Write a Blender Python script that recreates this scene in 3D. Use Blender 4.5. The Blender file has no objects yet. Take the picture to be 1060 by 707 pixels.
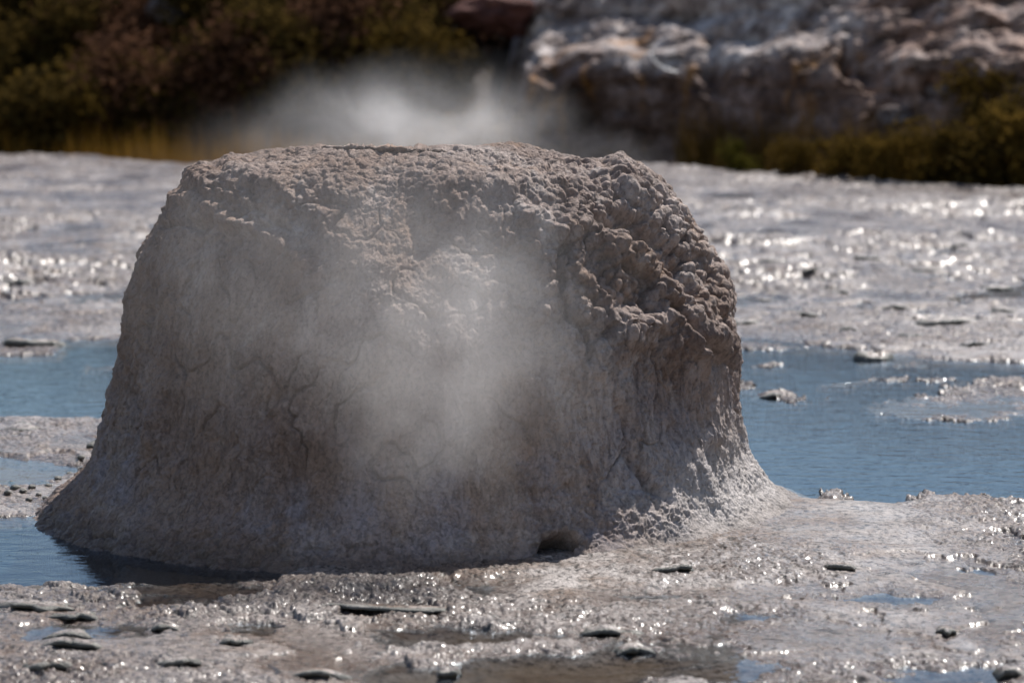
import bpy, math, random
import numpy as np
from mathutils import Vector
R = math.radians
random.seed(7); rng = np.random.default_rng(7)
scene = bpy.context.scene
COL = scene.collection
F32 = np.float32

# ------------------------------------------------------------------ camera model (photo 1060x707)
CAM_H, FPX = 1.65, 2944.0
PITCH = math.atan(293.5 / FPX)
cp, sp = math.cos(PITCH), math.sin(PITCH)

def at(px, py, z=0.0):
    """point of the level z seen at a photo pixel"""
    a, b = (px - 530) / FPX, -(py - 353.5) / FPX
    d = (a, cp + b * sp, -sp + b * cp)
    t = (z - CAM_H) / d[2]
    return Vector((d[0] * t, d[1] * t, z))

def at_y(px, py, Y):
    a, b = (px - 530) / FPX, -(py - 353.5) / FPX
    d = (a, cp + b * sp, -sp + b * cp)
    t = Y / d[1]
    return Vector((d[0] * t, Y, CAM_H + d[2] * t))

def to_px(x, y, z):
    dz = z - CAM_H
    fw = y * cp - dz * sp
    up = y * sp + dz * cp
    return 530 + FPX * x / fw, 353.5 - FPX * up / fw

# ------------------------------------------------------------------ numpy noise
def _h(ix, iy, iz, seed):
    n = (ix.astype(np.uint32) * np.uint32(374761393) + iy.astype(np.uint32) * np.uint32(668265263)
         + iz.astype(np.uint32) * np.uint32(2147483647 - 58) * np.uint32(3) + np.uint32(seed * 1274126177 & 0xffffffff))
    n = (n ^ (n >> np.uint32(13))) * np.uint32(1274126177)
    n = (n ^ (n >> np.uint32(16))) * np.uint32(2246822519)
    return n ^ (n >> np.uint32(15))

def _hf(ix, iy, iz, seed):
    return _h(ix, iy, iz, seed).astype(F32) * F32(1 / 4294967295.0)

def vnoise(x, y, z=None, seed=0):
    """gradient-like smooth noise, about -1..1"""
    if z is None:
        z = np.zeros_like(x)
    fx, fy, fz = np.floor(x), np.floor(y), np.floor(z)
    ix, iy, iz = fx.astype(np.int64).astype(np.int32), fy.astype(np.int32), fz.astype(np.int32)
    tx, ty, tz = (x - fx).astype(F32), (y - fy).astype(F32), (z - fz).astype(F32)
    ux, uy, uz = (t * t * t * (t * (t * 6 - 15) + 10) for t in (tx, ty, tz))
    def g(dx, dy, dz):
        h = _h(ix + dx, iy + dy, iz + dz, seed)
        gx = ((h & np.uint32(1023)).astype(F32) / 511.5 - 1)
        gy = (((h >> np.uint32(10)) & np.uint32(1023)).astype(F32) / 511.5 - 1)
        gz = (((h >> np.uint32(20)) & np.uint32(1023)).astype(F32) / 511.5 - 1)
        return gx * (tx - dx) + gy * (ty - dy) + gz * (tz - dz)
    def L(a, b, t): return a + (b - a) * t
    flat = not np.any(tz)
    lo = L(L(g(0, 0, 0), g(1, 0, 0), ux), L(g(0, 1, 0), g(1, 1, 0), ux), uy)
    if flat:
        return lo * 1.3
    hi = L(L(g(0, 0, 1), g(1, 0, 1), ux), L(g(0, 1, 1), g(1, 1, 1), ux), uy)
    return L(lo, hi, uz) * 1.3

def fbm(x, y, z=None, oct=4, lac=2.1, gain=0.5, seed=0, ridged=False):
    s, a, tot = 0, 1.0, 0.0
    for k in range(oct):
        f = lac ** k
        n = vnoise(x * F32(f), y * F32(f), None if z is None else z * F32(f), seed + k * 17)
        if ridged:
            n = 1 - 2 * np.abs(n)
        s = s + a * n; tot += a; a *= gain
    return s / tot

def knobs2(x, y, seed=0):
    """round bumps, one per cell: 0..1"""
    fx, fy = np.floor(x).astype(np.int32), np.floor(y).astype(np.int32)
    z0 = np.zeros_like(fx)
    out = np.zeros(x.shape, F32)
    for dx in (-1, 0, 1):
        for dy in (-1, 0, 1):
            cx, cy = fx + dx, fy + dy
            px = cx + _hf(cx, cy, z0, seed); py = cy + _hf(cx, cy, z0, seed + 1)
            rad = 0.45 + 0.45 * _hf(cx, cy, z0, seed + 2)
            d2 = ((x - px) ** 2 + (y - py) ** 2) / rad ** 2
            out = np.maximum(out, np.sqrt(np.clip(1 - d2, 0, 1)) * rad)
    return out.astype(F32)

def knobs3(x, y, z, seed=0):
    fx, fy, fz = (np.floor(v).astype(np.int32) for v in (x, y, z))
    out = np.zeros(x.shape, F32)
    for dx in (-1, 0, 1):
        for dy in (-1, 0, 1):
            for dz in (-1, 0, 1):
                cx, cy, cz = fx + dx, fy + dy, fz + dz
                h = _h(cx, cy, cz, seed)
                px = cx + (h & np.uint32(1023)).astype(F32) / 1023
                py = cy + ((h >> np.uint32(10)) & np.uint32(1023)).astype(F32) / 1023
                pz = cz + ((h >> np.uint32(20)) & np.uint32(1023)).astype(F32) / 1023
                rad = 0.5 + 0.4 * ((h >> np.uint32(5)) & np.uint32(255)).astype(F32) / 255
                d2 = ((x - px) ** 2 + (y - py) ** 2 + (z - pz) ** 2) / rad ** 2
                out = np.maximum(out, np.sqrt(np.clip(1 - d2, 0, 1)) * rad)
    return out

def sstep(a, b, x):
    t = np.clip((x - a) / (b - a), 0, 1)
    return t * t * (3 - 2 * t)

def poly_sdf(x, y, pts):
    """signed distance to a polygon, negative inside"""
    d = np.full(x.shape, 1e9, F32); inside = np.zeros(x.shape, bool)
    n = len(pts)
    for i in range(n):
        ax, ay = pts[i]; bx, by = pts[(i + 1) % n]
        ex, ey = bx - ax, by - ay
        t = np.clip(((x - ax) * ex + (y - ay) * ey) / (ex * ex + ey * ey), 0, 1)
        d = np.minimum(d, (x - ax - t * ex) ** 2 + (y - ay - t * ey) ** 2)
        if ay != by:
            c = ((ay > y) != (by > y)) & (x < ex * (y - ay) / ey + ax)
            inside ^= c
    d = np.sqrt(d)
    return np.where(inside, -d, d)

def line_dist(x, y, pts):
    d = np.full(x.shape, 1e18, F32)
    for (ax, ay), (bx, by) in zip(pts[:-1], pts[1:]):
        ex, ey = bx - ax, by - ay
        t = np.clip(((x - ax) * ex + (y - ay) * ey) / (ex * ex + ey * ey), 0, 1)
        d = np.minimum(d, (x - ax - t * ex) ** 2 + (y - ay - t * ey) ** 2)
    return np.sqrt(d)

# ------------------------------------------------------------------ objects
def tag(o, label=None, cat=None, group=None, kind=None):
    if label: o['label'] = label
    if cat: o['category'] = cat
    if group: o['group'] = group
    if kind: o['kind'] = kind
    return o

def mesh_obj(name, verts, faces, mat, parent=None, smooth=True, quads=True):
    """verts (n,3) array, faces (m,k) array"""
    me = bpy.data.meshes.new(name)
    verts = np.asarray(verts, F32); faces = np.asarray(faces, np.int32)
    k = faces.shape[1]
    me.vertices.add(len(verts)); me.vertices.foreach_set('co', verts.ravel())
    me.loops.add(faces.size); me.loops.foreach_set('vertex_index', faces.ravel())
    me.polygons.add(len(faces))
    me.polygons.foreach_set('loop_start', np.arange(0, faces.size, k, dtype=np.int32))
    if smooth:
        me.polygons.foreach_set('use_smooth', np.ones(len(faces), bool))
    me.update(calc_edges=True); me.validate()
    me.materials.append(mat)
    o = bpy.data.objects.new(name, me); COL.objects.link(o)
    if parent: o.parent = parent
    return o

def grid_faces(nr, nc, wrap=False):
    r = np.arange(nr - 1)[:, None]; c = np.arange(nc if wrap else nc - 1)[None, :]
    a = r * nc + c; b = r * nc + (c + 1) % nc
    return np.stack([a, b, b + nc, a + nc], -1).reshape(-1, 4)

def empty(name, loc, rz=0.0):
    o = bpy.data.objects.new(name, None); COL.objects.link(o)
    o.location = loc; o.rotation_euler = (0, 0, rz); o.empty_display_size = 0.1
    return o

def copy_tree(o, parent=None):
    c = o.copy(); COL.objects.link(c)
    if parent: c.parent = parent
    for ch in list(o.children):
        copy_tree(ch, c)
    return c

# ------------------------------------------------------------------ materials
class Mat:
    def __init__(s, name):
        s.m = bpy.data.materials.new(name); s.m.use_nodes = True
        s.t = s.m.node_tree; s.t.nodes.clear()
        s.out = s.n('ShaderNodeOutputMaterial')
    def n(s, kind, **kw):
        nd = s.t.nodes.new(kind)
        for k, v in kw.items():
            if k.startswith('i_'):
                nd.inputs[k[2:].replace('_', ' ')].default_value = v
            else:
                setattr(nd, k, v)
        return nd
    def l(s, a, b): s.t.links.new(a, b)
    def pos(s):
        return s.n('ShaderNodeNewGeometry').outputs['Position']
    def noise(s, vec, scale, detail=4, rough=0.55, dist=0.0, out='Fac'):
        nd = s.n('ShaderNodeTexNoise'); nd.inputs['Scale'].default_value = scale
        nd.inputs['Detail'].default_value = detail; nd.inputs['Roughness'].default_value = rough
        nd.inputs['Distortion'].default_value = dist
        s.l(vec, nd.inputs['Vector']); return nd.outputs[out]
    def ramp(s, fac, stops):
        nd = s.n('ShaderNodeValToRGB'); cr = nd.color_ramp
        while len(cr.elements) < len(stops): cr.elements.new(0.5)
        for e, (p, c) in zip(cr.elements, stops):
            e.position = p; e.color = (c[0], c[1], c[2], 1) if not isinstance(c, (int, float)) else (c, c, c, 1)
        s.l(fac, nd.inputs['Fac']); return nd.outputs['Color']
    def mix(s, fac, a, b, mode='MIX'):
        nd = s.n('ShaderNodeMix', data_type='RGBA', blend_type=mode)
        s.plug(nd.inputs[0], fac); s.plug(nd.inputs[6], a); s.plug(nd.inputs[7], b)
        return nd.outputs[2]
    def math(s, op, a, b=None, c=None, clamp=False):
        nd = s.n('ShaderNodeMath', operation=op, use_clamp=clamp)
        s.plug(nd.inputs[0], a)
        if b is not None: s.plug(nd.inputs[1], b)
        if c is not None: s.plug(nd.inputs[2], c)
        return nd.outputs[0]
    def mrange(s, v, a, b, c=0.0, d=1.0, smooth=False):
        nd = s.n('ShaderNodeMapRange'); nd.interpolation_type = 'SMOOTHSTEP' if smooth else 'LINEAR'
        s.l(v, nd.inputs['Value'])
        for k, val in zip(('From Min', 'From Max', 'To Min', 'To Max'), (a, b, c, d)):
            nd.inputs[k].default_value = val
        return nd.outputs['Result']
    def plug(s, sock, v):
        if isinstance(v, (int, float)): sock.default_value = v
        elif isinstance(v, tuple): sock.default_value = (v[0], v[1], v[2], 1) if len(v) == 3 and sock.type == 'RGBA' else v
        else: s.l(v, sock)
    def map(s, vec, scale=(1, 1, 1), loc=(0, 0, 0)):
        nd = s.n('ShaderNodeMapping'); s.l(vec, nd.inputs['Vector'])
        nd.inputs['Scale'].default_value = scale; nd.inputs['Location'].default_value = loc
        return nd.outputs['Vector']
    def bump(s, height, strength=1.0, dist=0.01, normal=None):
        nd = s.n('ShaderNodeBump'); nd.inputs['Strength'].default_value = strength
        nd.inputs['Distance'].default_value = dist; s.l(height, nd.inputs['Height'])
        if normal is not None: s.l(normal, nd.inputs['Normal'])
        return nd.outputs['Normal']
    def principled(s, color, rough=0.8, spec=0.3, normal=None, **kw):
        nd = s.n('ShaderNodeBsdfPrincipled')
        s.plug(nd.inputs['Base Color'], color); s.plug(nd.inputs['Roughness'], rough)
        s.plug(nd.inputs['Specular IOR Level'], spec)
        if normal is not None: s.l(normal, nd.inputs['Normal'])
        for k, v in kw.items(): s.plug(nd.inputs[k.replace('_', ' ')], v)
        s.l(nd.outputs[0], s.out.inputs['Surface'])
        return nd

def mat_sinter_cone():
    m = Mat('cone_sinter'); p = m.pos()
    big = m.noise(p, 2.2, 5, 0.6, 0.4)
    col = m.ramp(big, [(0.32, (0.255, 0.188, 0.158)), (0.5, (0.375, 0.30, 0.265)), (0.68, (0.50, 0.425, 0.388))])
    och = m.noise(m.map(p, (1, 1, 0.5), (3, 1, 0)), 4.5, 5, 0.65, 0.6)
    col = m.mix(m.mrange(och, 0.52, 0.68, 0, 0.7), col, (0.34, 0.225, 0.155))
    drk = m.noise(m.map(p, (1.6, 1.6, 0.45), (1, 7, 3)), 3.2, 6, 0.68, 0.5)
    col = m.mix(m.mrange(drk, 0.52, 0.68, 0, 0.75), col, (0.17, 0.122, 0.105))
    pal = m.noise(m.map(p, (1.3, 1.3, 0.6), (5, 2, 8)), 5.0, 6, 0.7, 0.4)
    col = m.mix(m.mrange(pal, 0.54, 0.70, 0, 0.7), col, (0.58, 0.52, 0.485))
    blu = m.noise(m.map(p, (1, 1, 1), (9, 4, 2)), 5.5, 5, 0.7)
    z = m.n('ShaderNodeSeparateXYZ'); m.l(p, z.inputs[0])
    low = m.mrange(z.outputs[2], 0.65, 0.15, 0, 1, True)
    col = m.mix(m.math('MULTIPLY', m.mrange(blu, 0.45, 0.62, 0, 0.8), low), col, (0.35, 0.325, 0.36))
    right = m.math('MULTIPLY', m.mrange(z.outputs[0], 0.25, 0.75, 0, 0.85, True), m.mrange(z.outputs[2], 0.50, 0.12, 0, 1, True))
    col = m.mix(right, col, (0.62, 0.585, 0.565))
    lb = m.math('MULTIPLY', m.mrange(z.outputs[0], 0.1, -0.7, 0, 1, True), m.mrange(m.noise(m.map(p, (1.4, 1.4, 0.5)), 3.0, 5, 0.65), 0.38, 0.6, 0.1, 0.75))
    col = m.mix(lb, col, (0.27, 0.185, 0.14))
    fine = m.noise(p, 60, 4, 0.7)
    col = m.mix(1.0, col, m.ramp(fine, [(0.34, 0.62), (0.5, 0.94), (0.66, 1.0)]), 'MULTIPLY')
    wet = m.mrange(z.outputs[2], 0.10, 0.02, 0, 1, True)
    col = m.mix(m.math('MULTIPLY', wet, 0.6), col, (0.11, 0.08, 0.065))
    col = m.mix(m.mrange(z.outputs[2], 0.0, -0.03, 0, 1), col, (0.09, 0.062, 0.045))
    g1 = m.noise(p, 110, 6, 0.72)
    vor = m.n('ShaderNodeTexVoronoi'); vor.inputs['Scale'].default_value = 95; m.l(m.map(p, (1, 1, 0.6)), vor.inputs['Vector'])
    crk = m.noise(m.map(p, (1, 1, 0.4)), 20, 6, 0.7, 0.5)
    crk = m.math('ABSOLUTE', m.math('SUBTRACT', crk, 0.5))
    h = m.math('ADD', m.math('MULTIPLY', g1, 1.0), m.math('MULTIPLY', vor.outputs['Distance'], -0.35))
    nrm = m.bump(m.mrange(crk, 0.0, 0.03), 0.6, 0.008)
    nrm = m.bump(h, 0.8, 0.010, nrm)
    m.principled(col, m.mrange(wet, 0, 1, 0.85, 0.4), 0.25, nrm)
    return m.m

def mat_ground():
    m = Mat('sinter_crust'); p = m.pos()
    s = m.n('ShaderNodeSeparateXYZ'); m.l(p, s.inputs[0]); z = s.outputs[2]
    a = m.noise(p, 0.9, 5, 0.6, 0.5)
    col = m.ramp(a, [(0.33, (0.20, 0.165, 0.15)), (0.5, (0.34, 0.30, 0.278)), (0.66, (0.54, 0.495, 0.47))])
    b = m.noise(m.map(p, (1, 1, 1), (5, 3, 0)), 2.6, 5, 0.65, 0.4)
    col = m.mix(m.mrange(b, 0.48, 0.62, 0, 0.85), col, (0.20, 0.135, 0.095))
    cr = m.n('ShaderNodeAttribute', attribute_name='crumble').outputs['Fac']
    mot = m.noise(p, 16, 6, 0.72)
    crm = m.math('MULTIPLY', cr, m.mrange(mot, 0.38, 0.55, 0.15, 1.0))
    col = m.mix(m.math('MULTIPLY', crm, 0.85), col, (0.095, 0.068, 0.058))
    c = m.noise(p, 42, 5, 0.72)
    col = m.mix(1.0, col, m.ramp(c, [(0.40, 0.15), (0.50, 0.85), (0.6, 1.0)]), 'MULTIPLY')
    wet = m.mrange(z, 0.022, 0.0, 0, 1, True)
    wetcol = m.mix(1.0, col, (0.52, 0.47, 0.44), 'MULTIPLY')
    col = m.mix(wet, col, wetcol)
    col = m.mix(m.mrange(z, -0.006, -0.03, 0, 1, True), col, (0.15, 0.10, 0.062))
    col = m.mix(m.mrange(z, -0.022, -0.05, 0, 1, True), col, (0.006, 0.019, 0.032))
    # beyond the terrace: dry soil
    col = m.mix(m.mrange(z, -0.16, -0.26, 0, 1, True), col, (0.035, 0.028, 0.018))
    rn = m.noise(p, 18, 4, 0.6)
    rough = m.mix(wet, m.ramp(rn, [(0.4, 0.32), (0.6, 0.62)]), m.ramp(rn, [(0.35, 0.12), (0.65, 0.3)]))
    g = m.noise(p, 120, 5, 0.7)
    g2 = m.noise(p, 38, 4, 0.65)
    nrm = m.bump(g2, 0.7, 0.014)
    nrm = m.bump(g, 0.8, 0.006, nrm)
    film = m.noise(p, 9, 5, 0.65)
    nd = m.principled(col, rough, 0.4, nrm)
    above = m.mrange(z, -0.006, 0.0, 0, 1)
    m.l(m.math('MULTIPLY', m.math('MULTIPLY', m.mrange(film, 0.40, 0.58, 0.05, 1.0), m.mrange(m.noise(p, 120, 3, 0.7), 0.45, 0.55, 0.0, 1.0)), above), nd.inputs['Coat Weight']); nd.inputs['Coat Roughness'].default_value = 0.24
    m.l(m.math('MULTIPLY', above, 0.4), nd.inputs['Specular IOR Level'])
    return m.m

def mat_water():
    m = Mat('pool_water'); p = m.pos()
    r1 = m.noise(m.map(p, (1.0, 1.7, 1)), 7, 3, 0.55, 0.3)
    r2 = m.noise(m.map(p, (1.0, 1.6, 1)), 24, 3, 0.55, 0.3)
    nrm = m.bump(r1, 0.3, 0.010); nrm = m.bump(r2, 0.18, 0.004, nrm)
    fr = m.n('ShaderNodeFresnel'); fr.inputs['IOR'].default_value = 1.33; m.l(nrm, fr.inputs['Normal'])
    tr = m.n('ShaderNodeBsdfTransparent'); tr.inputs['Color'].default_value = (0.86, 0.91, 0.93, 1)
    gl = m.n('ShaderNodeBsdfGlossy'); gl.inputs['Roughness'].default_value = 0.03
    gl.inputs['Color'].default_value = (0.76, 0.87, 1.0, 1); m.l(nrm, gl.inputs['Normal'])
    mx = m.n('ShaderNodeMixShader'); m.l(m.math('MULTIPLY', fr.outputs[0], 0.95), mx.inputs[0])
    m.l(tr.outputs[0], mx.inputs[1]); m.l(gl.outputs[0], mx.inputs[2]); m.l(mx.outputs[0], m.out.inputs['Surface'])
    return m.m

def mat_rock(name, c0, c1, c2, stain=None, sc=1.0):
    m = Mat(name); p = m.pos()
    a = m.noise(m.map(p, (1, 1, 1.6)), 1.3 * sc, 6, 0.65, 0.6)
    col = m.ramp(a, [(0.34, c0), (0.5, c1), (0.66, c2)])
    if stain:
        s = m.noise(m.map(p, (1, 1, 0.28), (2, 0, 0)), 1.5 * sc, 4, 0.6, 0.4)
        col = m.mix(m.mrange(s, 0.55, 0.66, 0, 0.85), col, stain)
    f = m.noise(p, 7 * sc, 5, 0.7)
    col = m.mix(1.0, col, m.ramp(f, [(0.3, 0.5), (0.55, 1.0)]), 'MULTIPLY')
    m.principled(col, 0.85, 0.2, m.bump(f, 0.8, 0.06 / sc))
    return m.m

def mat_leaf(name, c0, c1):
    m = Mat(name)
    oi = m.n('ShaderNodeNewGeometry')
    col = m.ramp(oi.outputs['Random Per Island'], [(0.0, c0), (1.0, c1)])
    d = m.n('ShaderNodeBsdfDiffuse'); m.l(col, d.inputs['Color'])
    t = m.n('ShaderNodeBsdfTranslucent'); m.l(col, t.inputs['Color'])
    mx = m.n('ShaderNodeMixShader'); mx.inputs[0].default_value = 0.3
    m.l(d.outputs[0], mx.inputs[1]); m.l(t.outputs[0], mx.inputs[2]); m.l(mx.outputs[0], m.out.inputs['Surface'])
    return m.m

def mat_slab():  # dark tone carries the shade on plate sides; the pebbles share it
    m = Mat('dark_crust'); p = m.pos()
    a = m.noise(p, 14, 5, 0.65)
    col = m.ramp(a, [(0.3, (0.055, 0.06, 0.052)), (0.5, (0.12, 0.12, 0.105)), (0.7, (0.24, 0.225, 0.205))])
    g = m.noise(p, 90, 5, 0.7)
    m.principled(col, m.ramp(a, [(0.3, 0.25), (0.7, 0.6)]), 0.5, m.bump(g, 0.9, 0.008))
    return m.m

def mat_steam(name, puffs, dens, nscale, aniso=0.35, lo=0.35, hi=0.75, stretch=(1, 1, 1), nmin=0.12):
    """puffs: (centre, radii, weight) in world metres; density is their sum broken up by noise"""
    m = Mat(name); p = m.pos()
    w = m.noise(p, nscale * 0.7, 3, 0.5, out='Color')
    warp = m.n('ShaderNodeVectorMath', operation='SUBTRACT'); m.l(w, warp.inputs[0]); warp.inputs[1].default_value = (0.5, 0.5, 0.5)
    sc = m.n('ShaderNodeVectorMath', operation='MULTIPLY_ADD'); m.l(warp.outputs[0], sc.inputs[0])
    sc.inputs[1].default_value = (0.22, 0.22, 0.22); m.l(p, sc.inputs[2])
    q = sc.outputs[0]; tot = None
    for c, r, wt in puffs:
        s = m.n('ShaderNodeVectorMath', operation='SUBTRACT'); m.l(q, s.inputs[0]); s.inputs[1].default_value = c
        d = m.n('ShaderNodeVectorMath', operation='DIVIDE'); m.l(s.outputs[0], d.inputs[0]); d.inputs[1].default_value = r
        ln = m.n('ShaderNodeVectorMath', operation='LENGTH'); m.l(d.outputs[0], ln.inputs[0])
        f = m.mrange(ln.outputs['Value'], 1.0, 0.0, 0.0, 1.0)
        f = m.math('MULTIPLY', m.math('POWER', f, 1.7), wt)
        tot = f if tot is None else m.math('ADD', tot, f)
    n = m.noise(m.map(p, stretch), nscale, 5, 0.58, 0.5)
    n = m.mrange(n, lo, hi, nmin, 1.3)
    dn = m.math('MULTIPLY', m.math('MULTIPLY', tot, n), dens)
    v = m.n('ShaderNodeVolumePrincipled'); v.inputs['Color'].default_value = (0.97, 0.955, 0.948, 1)
    v.inputs['Anisotropy'].default_value = aniso
    m.l(dn, v.inputs['Density']); m.l(v.outputs[0], m.out.inputs['Volume'])
    return m.m

M_GROUND, M_CONE, M_WATER, M_SLAB = mat_ground(), mat_sinter_cone(), mat_water(), mat_slab()

# ------------------------------------------------------------------ the terrace: one sheet out to the horizon
def pxpoly(pts): return [tuple(at(x, y)[:2]) for x, y in pts]

EDGE = [(-200, 44), (-30, 46)] + [tuple(at(x, y)[:2]) for x, y in
        ((0, 163), (100, 166), (190, 173), (330, 174), (480, 172), (600, 171), (680, 174), (760, 179), (850, 187), (950, 193), (1060, 199))] + [(16, 30), (200, 22)]
EDGE = sorted(EDGE)
def edge_y(x):
    return np.interp(x, [e[0] for e in EDGE], [e[1] for e in EDGE]).astype(F32)

POOLS = [  # polygon in photo pixels on the water level, depth
    ([(-260, 372), (0, 369), (62, 368), (70, 353), (124, 352), (300, 350), (750, 350), (800, 354), (880, 362), (960, 373), (1060, 376), (1400, 384),
      (1400, 530), (1060, 523), (975, 516), (945, 534), (905, 531), (860, 524), (800, 517), (770, 500), (730, 470), (420, 432), (110, 432), (0, 431), (-260, 436)], 0.12),
    ([(-260, 544), (0, 538), (55, 537), (90, 548), (120, 556), (128, 580), (112, 602), (0, 604), (-260, 606)], 0.12),
    ([(95, 552), (150, 562), (250, 574), (300, 586), (270, 597), (180, 601), (100, 603)], 0.022),
    ([(-200, 482), (0, 479), (55, 480), (85, 484), (60, 493), (30, 500), (0, 503), (-200, 508)], 0.02),
    ([(110, 607), (230, 604), (280, 609), (255, 616), (180, 617), (120, 615)], 0.012),
    ([(120, 622), (220, 619), (262, 624), (230, 631), (150, 632)], 0.012),
    ([(410, 657), (470, 651), (540, 654), (590, 661), (540, 668), (450, 672), (400, 667)], 0.014),
    ([(500, 682), (560, 676), (630, 674), (700, 684), (690, 700), (640, 720), (520, 720), (400, 708), (420, 694), (470, 690)], 0.016),
    ([(470, 604), (520, 600), (575, 603), (560, 610), (490, 612)], 0.012),
    ([(750, 641), (775, 636), (805, 640), (790, 646), (760, 647)], 0.013),
    ([(875, 623), (920, 616), (965, 620), (975, 629), (920, 631)], 0.013),
    ([(920, 698), (980, 694), (1025, 697), (1015, 712), (940, 712)], 0.014),
    ([(700, 692), (760, 687), (800, 694), (760, 703), (710, 702)], 0.012),
    ([(20, 650), (70, 645), (130, 648), (160, 652), (110, 660), (40, 660)], 0.012),
    ([(610, 616), (690, 612), (720, 618), (660, 624)], 0.009),
]
ISLANDS = [  # crust that stands above the pool
    ([(888, 422), (905, 415), (960, 408), (1000, 396), (1060, 390), (1400, 386), (1400, 432), (1060, 432), (1010, 438), (955, 436), (905, 431)], 0.03),
    ([(788, 408), (812, 405), (845, 413), (835, 419), (800, 415)], 0.022),
    ([(846, 398), (880, 393), (905, 391), (902, 394), (870, 399)], 0.008),
    ([(920, 393), (960, 390), (1000, 391), (985, 395), (940, 396)], 0.008),
    ([(768, 378), (805, 376), (806, 381), (772, 382)], 0.016),
    ([(755, 392), (785, 399), (775, 403), (752, 401)], 0.022),
    ([(94, 378), (140, 376), (140, 385), (100, 385)], 0.02),
    ([(900, 366), (960, 368), (970, 382), (925, 379)], 0.03),
    ([(850, 513), (868, 511), (872, 515), (855, 517)], 0.012),
    ([(940, 520), (975, 512), (1060, 516), (1400, 522), (1400, 540), (960, 545)], 0.03),
    ([(745, 352), (800, 353), (830, 360), (800, 364), (750, 362)], 0.02),
]
XC, YC = -0.318, 10.4                       # axis of the cone

def crumble(x, y):
    v = fbm(x * 1.3, y * 0.8, oct=4, gain=0.55, seed=41)
    for px, py, rx, ry, a in ((770, 590, 0.42, 0.35, 0.45), (610, 640, 0.5, 0.35, 0.3), (990, 620, 0.55, 0.5, -0.5), (820, 672, 0.35, 0.2, -0.3),
                              (760, 612, 0.4, 0.12, -0.3), (250, 665, 0.5, 0.3, -0.1), (100, 625, 0.4, 0.2, 0.2)):
        c = at(px, py)
        v = v + a * np.exp(-((x - c.x) / rx) ** 2 - ((y - c.y) / ry) ** 2)
    return sstep(-0.30, 0.30, v)

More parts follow.
